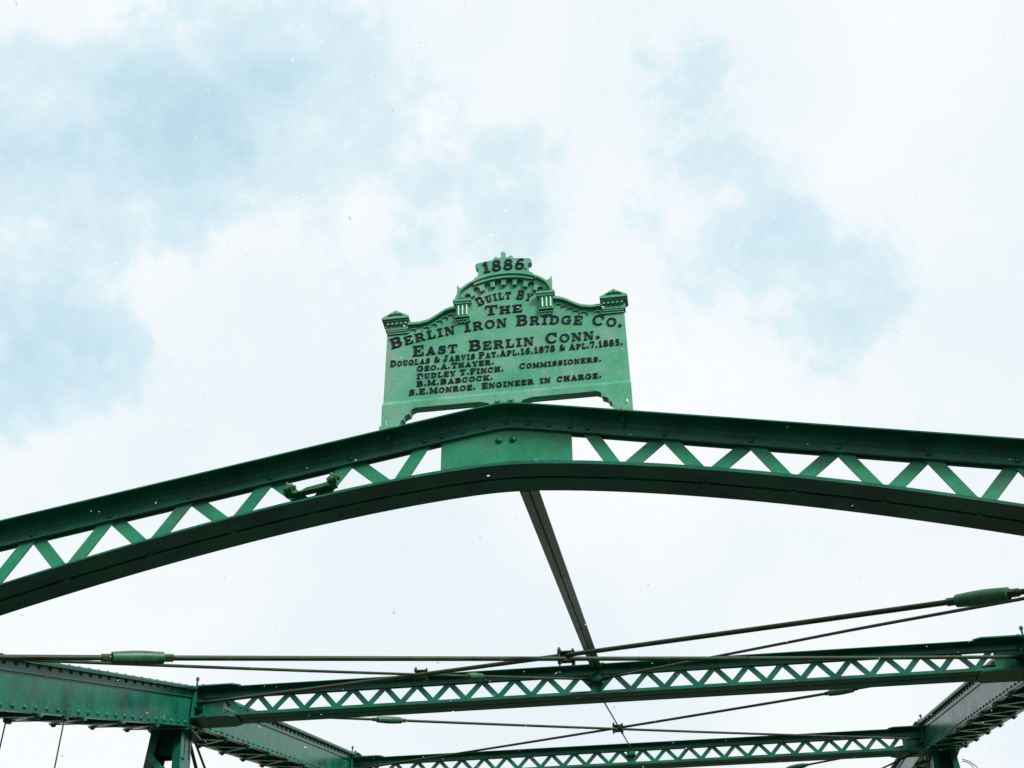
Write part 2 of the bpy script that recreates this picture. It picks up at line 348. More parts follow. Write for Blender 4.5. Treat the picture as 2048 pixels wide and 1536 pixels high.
# ---- upper chords, one per panel and side
side = {-1: 'left', 1: 'right'}
WI, WO = 2.772, 3.034                        # faces of the inner and outer web plates
def chord(s, k):
    ya, yb = k*PL, (k+1)*PL; za, zb = ZC[k], ZC[k+1]
    sl = (zb-za)/PL
    words = {(-1, 0): 'nearest panel of the left top chord, deep green with two rivet rows', (1, 0): 'nearest panel of the right top chord, mostly beyond the frame',
             (-1, 1): 'second panel of the left top chord, pale mint with dark zigzag underside', (1, 1): 'second panel of the right top chord, receding with rivets and zigzag underside',
             (-1, 2): 'far panel of the left top chord', (1, 2): 'far panel of the right top chord below the second lattice strut'}[(s, k)]
    c = empty('upper_chord', bridge, (0, 0, 0), words)
    c_ = lambda x: s*x
    e = 0.0
    for (w0, w1, inner) in ((WI, WI+.010, 1), (WO-.010, WO, 0)):
        m = MB(); m.ybeam(c_(w0), c_(w1), ya, za, yb, zb, -CH+.001, -.013); m.build('web_plate', GREEN, c)
        for tp in (1, 0):
            m = MB()
            f0 = (w0-.0005) if inner else (w1+.0005); d = -1 if inner else 1
            if tp:
                m.ybeam(c_(f0), c_(f0+d*.009), ya, za, yb, zb, -.073, -.0125); m.ybeam(c_(f0+d*.0092), c_(f0+d*.040), ya, za, yb, zb, -.021, -.0125)
            else:
                m.ybeam(c_(f0), c_(f0+d*.009), ya, za, yb, zb, -CH+.0095, -CH+.072); m.ybeam(c_(f0), c_(f0+d*.040), ya, za, yb, zb, -CH, -CH+.009)
            m.build('flange_angle', GREEN, c)
    m = MB(); m.ybeam(c_(2.728), c_(3.078), ya, za, yb, zb, -.012, 0); m.build('cover_plate', GREEN, c)
    # rivets on the inner face and along the cover edge
    n = int(PL/.121)
    if (s, k) in ((-1, 0), (-1, 1), (1, 1), (1, 2)):
        for i in range(n):
            y = ya+.09+i*.121
            if k == 0 and y < 1.2: continue
            if (s, k) == (1, 2) and y > ya+2.6: continue
            z = za+(y-ya)*sl
            rivet(c, (c_(WI-.0093), y, z-CH+.032), (-s, 0, 0), .0145)
            rivet(c, (c_(WI-.0093), y-.05, z-.047), (-s, 0, 0), .0145)
            if s < 0: rivet(c, (c_(2.745), y, z-.0005), (0, 0, 1), .010)
    # underside lacing
    nb = int(PL/.2578); i0 = .10; prev = None
    zz = lambda y: za+(y-ya)*sl-CH-.004
    for i in range(nb+1):
        y = ya+.15+i*.2535; x = 2.758 if i % 2 == 0 else 3.048
        p = Vector((c_(x), y, zz(y)))
        if prev is not None and y < yb-.02:
            o_ = Vector((0, 0, -.003 if i % 2 else -.0095))
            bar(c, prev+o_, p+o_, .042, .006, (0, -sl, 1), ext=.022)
        if y < yb-.02: rivet(c, tuple(p+Vector((0, 0, -.0125))), (0, sl, -1), .017, 'bolt')
        prev = p
    return c
for s in (-1, 1):
    for k in range(3): chord(s, k)

# ---- node stiffeners, pins and splice hardware
for s in (-1, 1):
    for k in (1, 2, 3):
        y = k*PL; z = ZC[k]
        nds = {1: 'nearest', 2: 'middle', 3: 'farthest'}[k]
        c = empty('chord_joint', bridge, (0, 0, 0), '%s joint of the %s top chord with riveted stiffener and pin nuts' % (nds, side[s]))
        m = MB(); x1 = WI-.0095
        m.box(*sorted((s*x1, s*(x1-.012))), y-.065, y+.115, z-CH+.012, z-.024)
        m.box(*sorted((s*(x1-.0125), s*(x1-.040))), y-.018, y-.006, z-CH+.014, z-.026)
        m.build('stiffener', GREEN, c)
        for dz in (.05, .115, .18, .245): rivet(c, (s*(x1-.012), y-.042, z-dz), (-s, 0, 0), .0125)
        m = MB(); sk = (ZC[k+1]-z)/PL if k < 3 else .075; m.ybeam(s*2.705, s*2.80, y+.005, z+.005*sk, y+.20, z+.20*sk, .0005, .010); m.build('splice_plate', GREEN, c)
        for dy in (-.02, .10):
            m = MB(); m.tube([(s*2.765, y+dy, z-.01), (s*2.765, y+dy, z+.068)], .007, 8); m.tube([(s*2.765, y+dy, z+.046), (s*2.765, y+dy, z+.064)], .0125, 6)
            m.build('bolt', GREEN, c)

# ---- lattice struts between the chords
def lattice_strut(k, label):
    y = k*PL; zt = {1: 5.423, 2: 6.537, 3: 7.28}[k]; h = .214; X = 2.745
    c = empty('lattice_strut', bridge, (0, 0, 0), label)
    for tp in (1, 0):
        for sg in (-1, 1):
            m = MB(); z0 = zt if tp else zt-h
            if tp:
                m.box(-X, X, *sorted((y+sg*.006, y+sg*.072)), z0-.005, z0); m.box(-X, X, *sorted((y+sg*.006, y+sg*.015)), z0-.054, z0-.0052)
            else:
                m.box(-X, X, *sorted((y+sg*.006, y+sg*.082)), z0, z0+.005); m.box(-X, X, *sorted((y+sg*.006, y+sg*.015)), z0+.0052, z0+.049)
            m.build('chord_angle', GREEN, c)
    n = 23; pitch = 2*(X-.20)/n; x0 = -X+.20
    za, zb = zt-.045, zt-h+.045
    for i in range(n):
        xa = x0+i*pitch; 
        for j, (p, q) in enumerate((((xa, za), (xa+pitch/2, zb)), ((xa+pitch, za), (xa+pitch/2, zb)))):
            d = -.0024 if j else .0026
            bar(c, (p[0], y+d, p[1]), (q[0], y+d, q[1]), .036, .005, (0, 1, 0), mat=GREEN, ext=.012)
    for s in (-1, 1):
        # wide end plates top and bottom, vertical gusset
        for (z0, z1) in ((zt-.001+.0015, zt+.010), (zt-h-.010, zt-h-.0005)):
            m = MB(); a = s*(X+.0); b = s*(X-.26); e2 = s*(X-.31)
            poly = [(a, y-.098), (b, y-.098), (e2, y-.07), (e2, y+.07), (b, y+.098), (a, y+.098)]
            m.add([(x, yy, z0) for x, yy in poly]+[(x, yy, z1) for x, yy in poly], [tuple(range(5, -1, -1)), tuple(range(6, 12))]+[(i, (i+1) % 6, (i+1) % 6+6, i+6) for i in range(6)])
            m.build('end_plate', GREEN, c)
        m = MB(); m.box(*sorted((s*X, s*(X-.185))), y-.005, y+.0055, zt-h+.01, zt-.01); m.build('gusset_plate', GREEN, c)
        m = MB(); m.box(*sorted((s*(X+.012), s*(X-.006))), y-.085, y+.085, zt-h-.004, zt+.004)
        m.tube([(s*(X-.03), y-.02, zt-.125), (s*(X-.03), y-.085, zt-.125)], [.026, .026], 10); m.build('clevis_bracket', GREEN, c)
    m = MB(); m.box(-.045, .035, y-.0225, y-.0155, zt-h+.007, zt-.062); m.box(-.028, .025, y-.055, y-.023, zt-.115, zt-.070); m.tube([(-.04, y-.045, zt-.10), (.04, y-.045, zt-.10)], .016, 10)
    m.build('centre_bracket', GREEN, c)
    return c
lattice_strut(1, 'nearest lattice strut of small triangles spanning between the chords')
lattice_strut(2, 'second lattice strut of small triangles at the bottom edge')
lattice_strut(3, 'third lattice strut, below the frame')

# ---- longitudinal centre strut from portal to the first lattice strut
cst = empty('ridge_strut', bridge, (0, 0, 0), 'slanted centre strut of two dark angles from the portal arch back to the lattice strut')
a = Vector((.072, .094, 4.235)); b = Vector((.0, PL-.064, 5.395))
def between(m, a, b, x0, x1, o0, o1):
    m.hexa([(a.x+x0, a.y, a.z+o0), (a.x+x1, a.y, a.z+o0), (b.x+x1, b.y, b.z+o0), (b.x+x0, b.y, b.z+o0), (a.x+x0, a.y, a.z+o1), (a.x+x1, a.y, a.z+o1), (b.x+x1, b.y, b.z+o1), (b.x+x0, b.y, b.z+o1)])
for sg in (-1, 1):
    m = MB()
    between(m, a, b, *sorted((sg*.005, sg*.036)), 0, .006); between(m, a, b, *sorted((sg*.005, sg*.011)), .0062, .045)
    m.build('angle', GREEN, cst)
m = MB(); between(m, a, b, -.0047, .0047, .012, .044); m.build('filler_bar', GREEN, cst)
m = MB(); m.box(-.05, .055, PL-.066, PL-.02, 5.424+.0, 5.432); m.build('seat_plate', GREEN, cst)
# thin tie running on along the centre line
m = MB(); m.tube([(.028, PL+.01, 5.205), (0, 2*PL-.03, 6.50)], .0055, 8); m.build('tie_wire', ROD, bridge, True, 'thin wire on the centre line between the two lattice struts')
m = MB(); m.tube([(.02, 2*PL+.01, 6.318), (0, 3*PL-.03, 7.24)], .0055, 8); m.build('tie_wire', ROD, bridge, True, 'thin wire on the centre line behind the second lattice strut')

# ---- bracing rods
def rod(a, b, r, label, tb=None, tbl=.25, kink=None, name='bracing_rod'):
    a = Vector(a); b = Vector(b)
    c = empty(name, bridge, (0, 0, 0), label)
    pts = []; n = 14
    for i in range(n+1):
        t = i/n; p = a.lerp(b, t)
        if kink: p = p+Vector((0, 0, kink[1]*max(0, 1-abs(t-kink[0])/.5)))
        else: p = p+Vector((0, 0, -.012*4*t*(1-t)))
        pts.append(p)
    m = MB(); m.tube(pts, r, 12); m.build('rod', ROD, c, True)
    def at(t):
        i = min(int(t*n), n-1); return pts[i].lerp(pts[i+1], t*n-i)
    if tb:
        p = at(tb); d = (at(min(tb+.02, 1))-at(tb-.02)).normalized(); h = tbl/2; R = r*2.65
        m = MB()
        prof = [(-1, .74*R), (-.985, .84*R), (-.6, .92*R), (-.2, 1.0*R), (.2, 1.0*R), (.6, .92*R), (.985, .84*R), (1, .74*R)]
        m.tube([p+d*h*u for u, _ in prof], [w for _, w in prof], 14); m.build('turnbuckle', SLEEVE, c, True)
        for sg in (-1, 1):
            m = MB(); m.tube([p+d*sg*(h-.004), p+d*sg*(h+.045*r/.0125)], r*1.42, 6); m.build('lock_nut', ROD, c)
    for e, q in ((a, b), (b, a)):
        d = (q-e).normalized(); m = MB(); m.tube([e-d*.02, e+d*.05, e+d*.10], [r*2.0, r*2.0, r*1.1], 10); m.build('rod_end', ROD, c, True)
    return at
atA = rod((-2.735, 0, 3.726), (2.735, PL-.05, 5.300), .0115, 'thick near rod running almost level from left edge to right joint', .195, .22)
atB = rod((2.735, 0, 3.746), (-2.735, PL-.05, 5.320), .0115, 'thick near rod rising to the right edge with a sleeve nut', .181, .22)
atC = rod((-2.735, .02, 3.765), (-.045, PL-.05, 5.325), .0078, 'thinner rod from the left edge to the middle of the nearest lattice strut', .772, .13)
atD = rod((2.735, .02, 3.775), (.045, PL-.05, 5.325), .0078, 'thinner slightly bent rod from the middle of the nearest lattice strut to right edge', None, kink=(.48, .012))
atE = rod((-2.735, PL+.05, 5.300), (2.735, 2*PL-.05, 6.43), .0100, 'rod between the lattice struts sloping down to the far right joint', .205, .20)
atF = rod((2.735, PL+.05, 5.318), (-2.735, 2*PL-.05, 6.43), .0100, 'rod between the lattice struts rising towards the right', .195, .20)
rod((2.735, 2*PL+.05, 6.43), (-2.735, 3*PL-.05, 7.17), .0100, 'rod with sleeve nut leaving the bottom edge near the far right joint', .204, .20)
rod((-2.735, 2*PL+.05, 6.41), (2.735, 3*PL-.05, 7.15), .0100, 'rod behind the second lattice strut, below the frame', .204, .20)
rod((2.70, 2*PL, 6.335), (-2.80, 2*PL, 4.15), .0085, 'thin sway rod falling left from the far right joint', None)
rod((-2.70, 2*PL+.03, 6.335), (2.80, 2*PL+.03, 4.15), .0085, 'thin sway rod falling right from the far left joint', None)
def clamp(p, d1, d2, label, sc=1.0):
    """two plates above and below the crossing, held by bolts"""
    p = Vector(p); u = ((d1.normalized()+d2.normalized())).normalized(); v = Vector((0, 0, 1)).cross(u).normalized(); w = u.cross(v)
    c = empty('rod_clamp', bridge, (0, 0, 0), label)
    for sg in (-1, 1):
        m = MB(); cs = []
        for q in (-1, 1):
            for (aa, bb) in ((-1, -1), (1, -1), (1, 1), (-1, 1)): cs.append(p+u*aa*.052*sc+v*bb*.022*sc+w*(sg*.027+q*.004)*sc)
        m.hexa(cs); m.build('clamp_plate', ROD, c)
    for aa in (-1, 1):
        m = MB(); e = p+u*aa*.040*sc+v*aa*.012*sc
        m.tube([e-w*.058*sc, e+w*.058*sc], .0055*sc, 8)
        for sg in (-1, 1): m.tube([e+w*sg*.033*sc, e+w*sg*.046*sc], .012*sc, 6)
        m.build('bolt', ROD, c)
X1 = Vector((1, 0, 0))
pa = (atA(.5)+atB(.5))/2; clamp(pa, X1, X1+Vector((0, .12, .05)), 'bolted clamp where the two thick near rods cross', .85)
pb = (atC(.679)+atB(.66))/2; clamp(pb, X1, X1+Vector((0, -.1, -.1)), 'bolted clamp left of centre joining thick and thin rods', .72)
pc = (atE(.5)+atF(.5))/2; clamp(pc, X1, X1+Vector((0, .1, 0)), 'bolted clamp where the rods between lattice struts cross', .85)

# ---- posts below the joints
def post(s, k):
    y = k*PL; zt = ZC[k]-CH-.032; words = {1: 'nearest', 2: 'middle', 3: 'farthest'}[k]
    c = empty('post', bridge, (0, 0, 0), 'dark laced post under the %s joint of the %s chord' % (words, side[s]))
    xm = 2.903; sp = .075
    def hw(z): return .105+(zt-z)*sp
    for q in (-1, 1):
        m = MB(); xa, xb = s*xm+q*hw(zt), s*xm+q*hw(0)
        for (y0, y1, d0, d1) in ((y-.10, y-.092, 0, .055), (y+.092, y+.10, 0, .055), (y-.0915, y+.0915, 0, .009)):
            m.hexa([(xb-q*d0, y0, 0), (xb-q*d1, y0, 0), (xb-q*d1, y1, 0), (xb-q*d0, y1, 0), (xa-q*d0, y0, zt), (xa-q*d1, y0, zt), (xa-q*d1, y1, zt), (xa-q*d0, y1, zt)])
        m.build('leg', GREEN, c)
    h1 = hw(zt); h2 = hw(zt-.17)
    for yy in (y-.030, y+.060):
        m = MB(); m.prism([(s*xm-h1-.004, zt), (s*xm+h1+.004, zt), (s*xm+h2+.004, zt-.17), (s*xm-h2-.004, zt-.17)], yy, yy+.008)
        m.build('batten_plate', GREEN, c)
    m = MB(); m.box(s*xm-.150, s*xm+.150, y-.16, y+.16, zt, zt+.012); m.build('cap_plate', GREEN, c)
    z = zt-.20; i = 0
    while z > 1.6:
        z2 = z-.20; q = 1 if i % 2 else -1
        for f, ex in ((y-.104, 0), (y+.104, 1)):
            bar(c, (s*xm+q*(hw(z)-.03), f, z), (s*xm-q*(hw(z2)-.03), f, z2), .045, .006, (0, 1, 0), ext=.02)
        for qq in (-1, 1): 
            if i < 3: rivet(c, (s*xm+qq*(hw(z)), y-.05, z), (qq, 0, 0), .016)
        z = z2; i += 1
for s in (-1, 1):
    for k in (1, 2, 3): post(s, k)
for s in (-1, 1):
    m = MB(); X0, X1_ = sorted((s*2.76, s*3.05))
    for (y0, y1) in ((-.16, -.148), (.148, .16)): m.box(X0, X1_, y0, y1, 0, 3.80)
    for x in (X0, X1_-.012): m.box(x, x+.012, -.1475, .1475, 0, 3.79)
    m.box(X0-.03, X1_+.03, -.2, .2, 3.80, 3.83)
    m.box(X0-.06, X1_+.06, -.22, .22, -.08, -.0005)
    m.build('end_post', GREEN, bridge)
# main diagonals behind the near joints
for s in (-1, 1):
    for k in (1, 2):
        y = k*PL; z = ZC[k]-.05
        m = MB(); m.tube([(s*2.90, y, z), (s*2.90, y+PL-.15, z-.62*(PL-.15))], .0125, 10)
        m.build('diagonal_rod', ROD, bridge, True, 'dark diagonal bar falling away behind the %s post of the %s chord' % ({1: 'nearest', 2: 'middle'}[k], side[s]))
        m = MB(); m.tube([(s*2.90, y, z), (s*2.90, y+PL-.15, z-.377*(PL-.15))], .0085, 10)
        m.build('diagonal_rod', ROD, bridge, True, 'thin counter rod falling away behind the %s post of the %s chord' % ({1: 'nearest', 2: 'middle'}[k], side[s]))
# hanging wires on the left chord
for y, x, lb in ((2.445, -2.742, 'thin wire hanging from a clip on the left chord'), (2.40, -3.05, 'thin wire hanging at the left edge under the chord')):
    zc = ZC[0]+(ZC[1]-ZC[0])*y/PL-CH
    c = empty('hanging_wire', bridge, (0, 0, 0), lb)
    m = MB(); m.tube([(x, y, zc-.004), (x-.004, y, zc-.7), (x, y+.01, zc-1.6), (x, y, .0)], .0042, 8); m.build('wire', ROD, c, True)
    m = MB(); m.box(x-.008, x+.016, y-.018, y+.018, zc-.022, zc+.026); m.tube([(x+.004, y-.02, zc+.012), (x+.004, y+.02, zc+.012)], .014, 8); m.build('clip', GREEN, c)
# loose wires on the far right post
for i, (dx, dz) in enumerate(((.15, -.16), (.09, -.07))):
    p = Vector((3.05, 2*PL-.1, 6.20-.02*i)); m = MB()
    m.tube([p, p+Vector((dx*.4, 0, dz*.15)), p+Vector((dx*.8, 0, dz*.5)), p+Vector((dx, 0, dz))], .004, 6); m.build('loose_wire', ROD, bridge, True)

# ------------------------------------------------------------------ the plaque
plq = empty('builder_plaque', None, (0, 0, 4.44))
plq['label'] = 'green cast iron plaque with dark raised lettering standing on the portal peak'; plq['category'] = 'plaque'
plq.rotation_euler = (0, -math.radians(.62), 0)
PO = Vector((0, 0, 4.44))
class PM(MB):
    def build(s, name, mat=None, parent=None, smooth=False, label=None, bevel=0):
        s.v = [(x, y, z-4.44) for x, y, z in s.v]
        return MB.build(s, name, mat or PLAQUE, parent or plq, smooth, label, bevel)
def sym(half): return half+[(-x, z) for x, z in reversed(half) if abs(x) > 1e-6]
cz = lambda x: ztop(x)+.001
lower = [(0, cz(0)), (.03, cz(.03)), (.045, 4.545), (.065, 4.572), (.10, 4.582), (.345, 4.582), (.358, 4.576), (.364, 4.566), (.366, 4.556), (.378, 4.552), (.386, 4.545), (.390, 4.534),
         (.398, 4.528), (.404, 4.518), (.404, cz(.404)), (.475, cz(.475))]
upper = [(.471, 4.99), (.385, 4.993), (.34, 4.992), (.305, 5.0), (.288, 5.009), (.271, 5.02), (.254, 5.032), (.237, 5.043), (.22, 5.050), (.197, 5.055), (.195, 5.095), (.192, 5.097), (.1925, 5.179), (.1845, 5.164), (.180, 5.160), (.177, 5.164), (.172, 5.153),
         (.166, 5.148), (.146, 5.163), (.121, 5.176), (.085, 5.190), (.05, 5.198), (0, 5.203)]
crest = [(0, 5.190), (.05, 5.186), (.085, 5.178), (.121, 5.166), (.121, 5.190), (.119, 5.200), (.113, 5.205), (.106, 5.207), (.1025, 5.222), (.101, 5.250), (.108, 5.254), (.114, 5.260), (.115, 5.268), (.110, 5.276), (.100, 5.279), (.042, 5.288), (.039, 5.297),
         (.033, 5.303), (.027, 5.302), (.018, 5.294), (.010, 5.299), (.0075, 5.307), (.010, 5.316), (.007, 5.324), (0, 5.327)]
# small centre bosses keep clear of the chord because the plaque leans a hair
m = PM(); m.prism(sym(lower+upper), 0, .024); m.build('plate')
m = PM(); m.prism(sym([(x, z-.014) for x, z in crest]), -.020, .010); m.build('crest')
band = lower+[(.4755, 4.607)]
m = PM(); m.prism(sym(band+[(0, 4.607)]), -.013, -.0005)
bp_ = [(-.4755, -.013, 4.6072), (.4755, -.013, 4.6072), (.4735, -.0008, 4.628), (-.4735, -.0008, 4.628), (-.4755, -.0008, 4.6072), (.4755, -.0008, 4.6072)]
m.add(bp_, [(0, 1, 2, 3), (0, 4, 5, 1), (3, 2, 5, 4), (0, 3, 4), (1, 5, 2)]); m.build('base_band')
# coping on the two S-curves
cop = [(.385, 4.993), (.34, 4.992), (.305, 5.0), (.288, 5.009), (.271, 5.02), (.254, 5.032), (.237, 5.043), (.22, 5.050), (.195, 5.055)]
for s in (-1, 1):
    m = PM(); m.xstrip([(s*x, z) for x, z in (cop if s > 0 else cop)], -.016, .024, -.0075, .0035); m.build('coping')
    # running scallop under the coping
    for i in range(6):
        t = .03+i/6*.98; L_ = len(cop)-1; f = min(t*L_, L_-.01); j = int(f); x = cop[j][0]+(cop[j+1][0]-cop[j][0])*(f-j); z = cop[j][1]+(cop[j+1][1]-cop[j][1])*(f-j)-.026
        x -= .008
        pts = []
        for k in range(9):
            a = math.pi*k/8; pts.append((s*(x+.0135*math.cos(a)), z-.008+.0125*math.sin(a)))
        pts = [(s*(x+.0185), z-.012)]+pts
        m = PM(); m.xstrip(pts, -.006, -.0005, -.0013, .0016); m.build('scallop')
# arched hood
hood = [(.188, 5.096), (.186, 5.108), (.181, 5.122), (.172, 5.140), (.158, 5.155), (.138, 5.171), (.115, 5.184), (.085, 5.195), (.05, 5.203), (.02, 5.2065), (0, 5.207)]
hood = [(x, z-.016) for x, z in hood]
hp = hood+[(-x, z) for x, z in reversed(hood[:-1])]
def offset(path, d):
    r = []
    for i, p in enumerate(path):
        a = Vector(path[max(i-1, 0)]); b = Vector(path[min(i+1, len(path)-1)]); t = (b-a).normalized(); r.append((p[0]+t.y*d, p[1]-t.x*d))
    return r
def ribbon(m, inner, outer, y0, y1):
    vs = []; n = len(inner)
    for i in range(n):
        (a, b), (c, d) = inner[i], outer[i]; vs += [(a, y0, b), (c, y0, d), (c, y1, d), (a, y1, b)]
    fs = [(4*i+k, 4*i+4+k, 4*i+4+(k+1) % 4, 4*i+(k+1) % 4) for i in range(n-1) for k in range(4)]+[(0, 1, 2, 3), (4*n-1, 4*n-2, 4*n-3, 4*n-4)]
    m.add(vs, fs)
m = PM(); ribbon(m, hp, offset(hp, .0085), -.026, -.0005); m.build('arch_hood', smooth=True)
# corbel table under the hood
holes = [(-.146, 5.122), (-.111, 5.152), (-.066, 5.170), (-.023, 5.1815), (.023, 5.1815), (.066, 5.170), (.111, 5.152), (.146, 5.122)]
holes = [(x, z-.012) for x, z in holes]
corb = [(-.125, 5.117), (-.086, 5.140), (-.044, 5.1555), (0, 5.160), (.044, 5.1555), (.086, 5.140), (.125, 5.117)]
corb = [(x, z-.012) for x, z in corb]
low = [(-.183, 5.098), (-.168, 5.100)]
def arcpts(c, r, t):
    """half circle around c opening downwards, rotated by tilt t"""
    return [(c[0]+r*(-math.cos(math.pi*k/6)*math.cos(t)-math.sin(math.pi*k/6)*math.sin(t)), c[1]+r*(-math.cos(math.pi*k/6)*math.sin(t)+math.sin(math.pi*k/6)*math.cos(t))) for k in range(7)]
for i, h in enumerate(holes):
    t = -math.asin(max(-1, min(1, h[0]/.235)))
    low += arcpts((h[0]+math.sin(t)*.006*0, h[1]-.006), .0135, t)
    if i < 7:
        c = corb[i]; tt = -math.asin(c[0]/.25); w = .0085
        low += [(c[0]-w*math.cos(tt)-math.sin(-tt)*0, c[1]-w*math.sin(tt)-.003), (c[0]+w*math.cos(tt), c[1]+w*math.sin(tt)-.003)]
low += [(.168, 5.100), (.183, 5.098)]
m = PM(); m.prism(low+[(x, z-.001) for x, z in hp[1:-1]], -.012, -.0005); m.build('corbel_table')
# two capitals beside the arch
for s in (-1, 1):
    c = empty('capital', plq, (0, 0, -.016))
    bx = lambda m, a, b, z0, z1, p: m.box(*sorted((s*a, s*b)), -p, .024 if p > .02 else -.0006, z0, z1)
    m = PM(); bx(m, .131, .204, 5.086, 5.097, .027); bx(m, .135, .200, 5.077, 5.0858, .023); bx(m, .139, .1955, 5.0715, 5.0768, .019); m.build('cornice', parent=c)
    m = PM(); bx(m, .142, .1935, 5.020, 5.0713, .014); m.build('block', parent=c)
    for j in range(3):
        x = s*(.1515+j*.0163); m = PM(); m.tube([(x, -.0143, 5.023), (x, -.0143, 5.070)], .0062, 10); m.build('flute', parent=c, smooth=True)
    m = PM(); bx(m, .139, .196, 5.0145, 5.0198, .017); bx(m, .142, .193, 5.004, 5.0085, .010); m.build('base_moulding', parent=c)
    w = [(s*(.143+.049*k/24), 4.995+.0035*math.sin(k/24*math.pi*6)) for k in range(25)]
    m = PM(); m.xstrip(w, -.008, -.0006, -.002, .002); m.build('wave_moulding', parent=c)
# corner pilaster caps with pediments
for s in (-1, 1):
    c = empty('pediment_cap', plq, (0, 0, -.014))
    def P(m, pts, p, y1=.030): m.prism([(s*x, z) for x, z in pts], -p, y1)
    m = PM(); P(m, [(.383, 5.0345), (.4865, 5.0345), (.4865, 5.039), (.435, 5.070), (.383, 5.039)], .026); m.build('pediment', parent=c)
    tri = [(.404, 5.041), (.418, 5.049), (.427, 5.047), (.435, 5.0535), (.443, 5.047), (.452, 5.049), (.466, 5.041)]
    m = PM(); m.xstrip([(s*x, z) for x, z in tri], -.033, -.0262, -.0016, .0016); m.build('scroll', parent=c)
    m = PM(); P(m, [(.380, 5.0235), (.489, 5.0235), (.489, 5.034), (.380, 5.034)], .032, .033); P(m, [(.383, 5.0165), (.4855, 5.0165), (.4855, 5.0232), (.383, 5.0232)], .025, .030); m.build('cornice', parent=c)
    m = PM(); P(m, [(.386, 4.984), (.4765, 4.984), (.4785, 5.0162), (.384, 5.0162)], .010, .024); m.build('frieze', parent=c)
    for j in range(5):
        x = .395+j*.0175; m = PM(); m.box(*sorted((s*(x-.0058), s*(x+.0058))), -.021, -.0102, 5.003, 5.0163); m.build('dentil', parent=c)
    m = PM(); P(m, [(.390, 4.9765), (.471, 4.9765), (.471, 4.9805), (.390, 4.9805)], .008, -.0006); P(m, [(.384, 4.9665), (.4705, 4.9665), (.4705, 4.9705), (.384, 4.9705)], .006, -.0006); m.build('moulding', parent=c)
# feet bolts
for s in (-1, 1):
    m = PM(); z = cz(.455)+.004; m.box(*sorted((s*.436, s*.474)), -.046, -.0135, z-.003, z+.042); m.tube([(s*.455, -.030, z+.003), (s*.455, -.030, z+.072)], .0055, 8); m.tube([(s*.455, -.030, z+.042), (s*.455, -.030, z+.057)], .0115, 6); m.build('foot_bolt')
for x in (-.028, .022):
    m = PM(); m.tube([(x, -.0135, 4.576), (x, -.026, 4.576)], .010, 6); m.build('foot_bolt')

# ---- lettering
T_, S_ = .215, .100
def R_(a, b, c, d): return [(a, b), (c, b), (c, d), (a, d)]
def strk(pts, w):
    ws = w if isinstance(w, (list, tuple)) else [w]*len(pts); Lp = []; Rp = []; quads = []
    for i, p in enumerate(pts):
        a = Vector(pts[max(i-1, 0)]); b = Vector(pts[min(i+1, len(pts)-1)]); t = (b-a); t = t.normalized() if t.length > 1e-6 else Vector((1, 0))
        Lp.append((p[0]-t.y*ws[i]/2, p[1]+t.x*ws[i]/2)); Rp.append((p[0]+t.y*ws[i]/2, p[1]-t.x*ws[i]/2))
    return ('strip', Lp, Rp)
def ell(cx, cy, rx, ry, a0, a1, tk=None, n=18):
    tk = T_ if tk is None else tk; pts = []; ws = []
    for i in range(n+1):
        a = math.radians(a0+(a1-a0)*i/n); pts.append((cx+rx*math.cos(a), cy+ry*math.sin(a))); ws.append(S_+(tk-S_)*abs(math.cos(a)))
    return strk(pts, ws)
S = S_
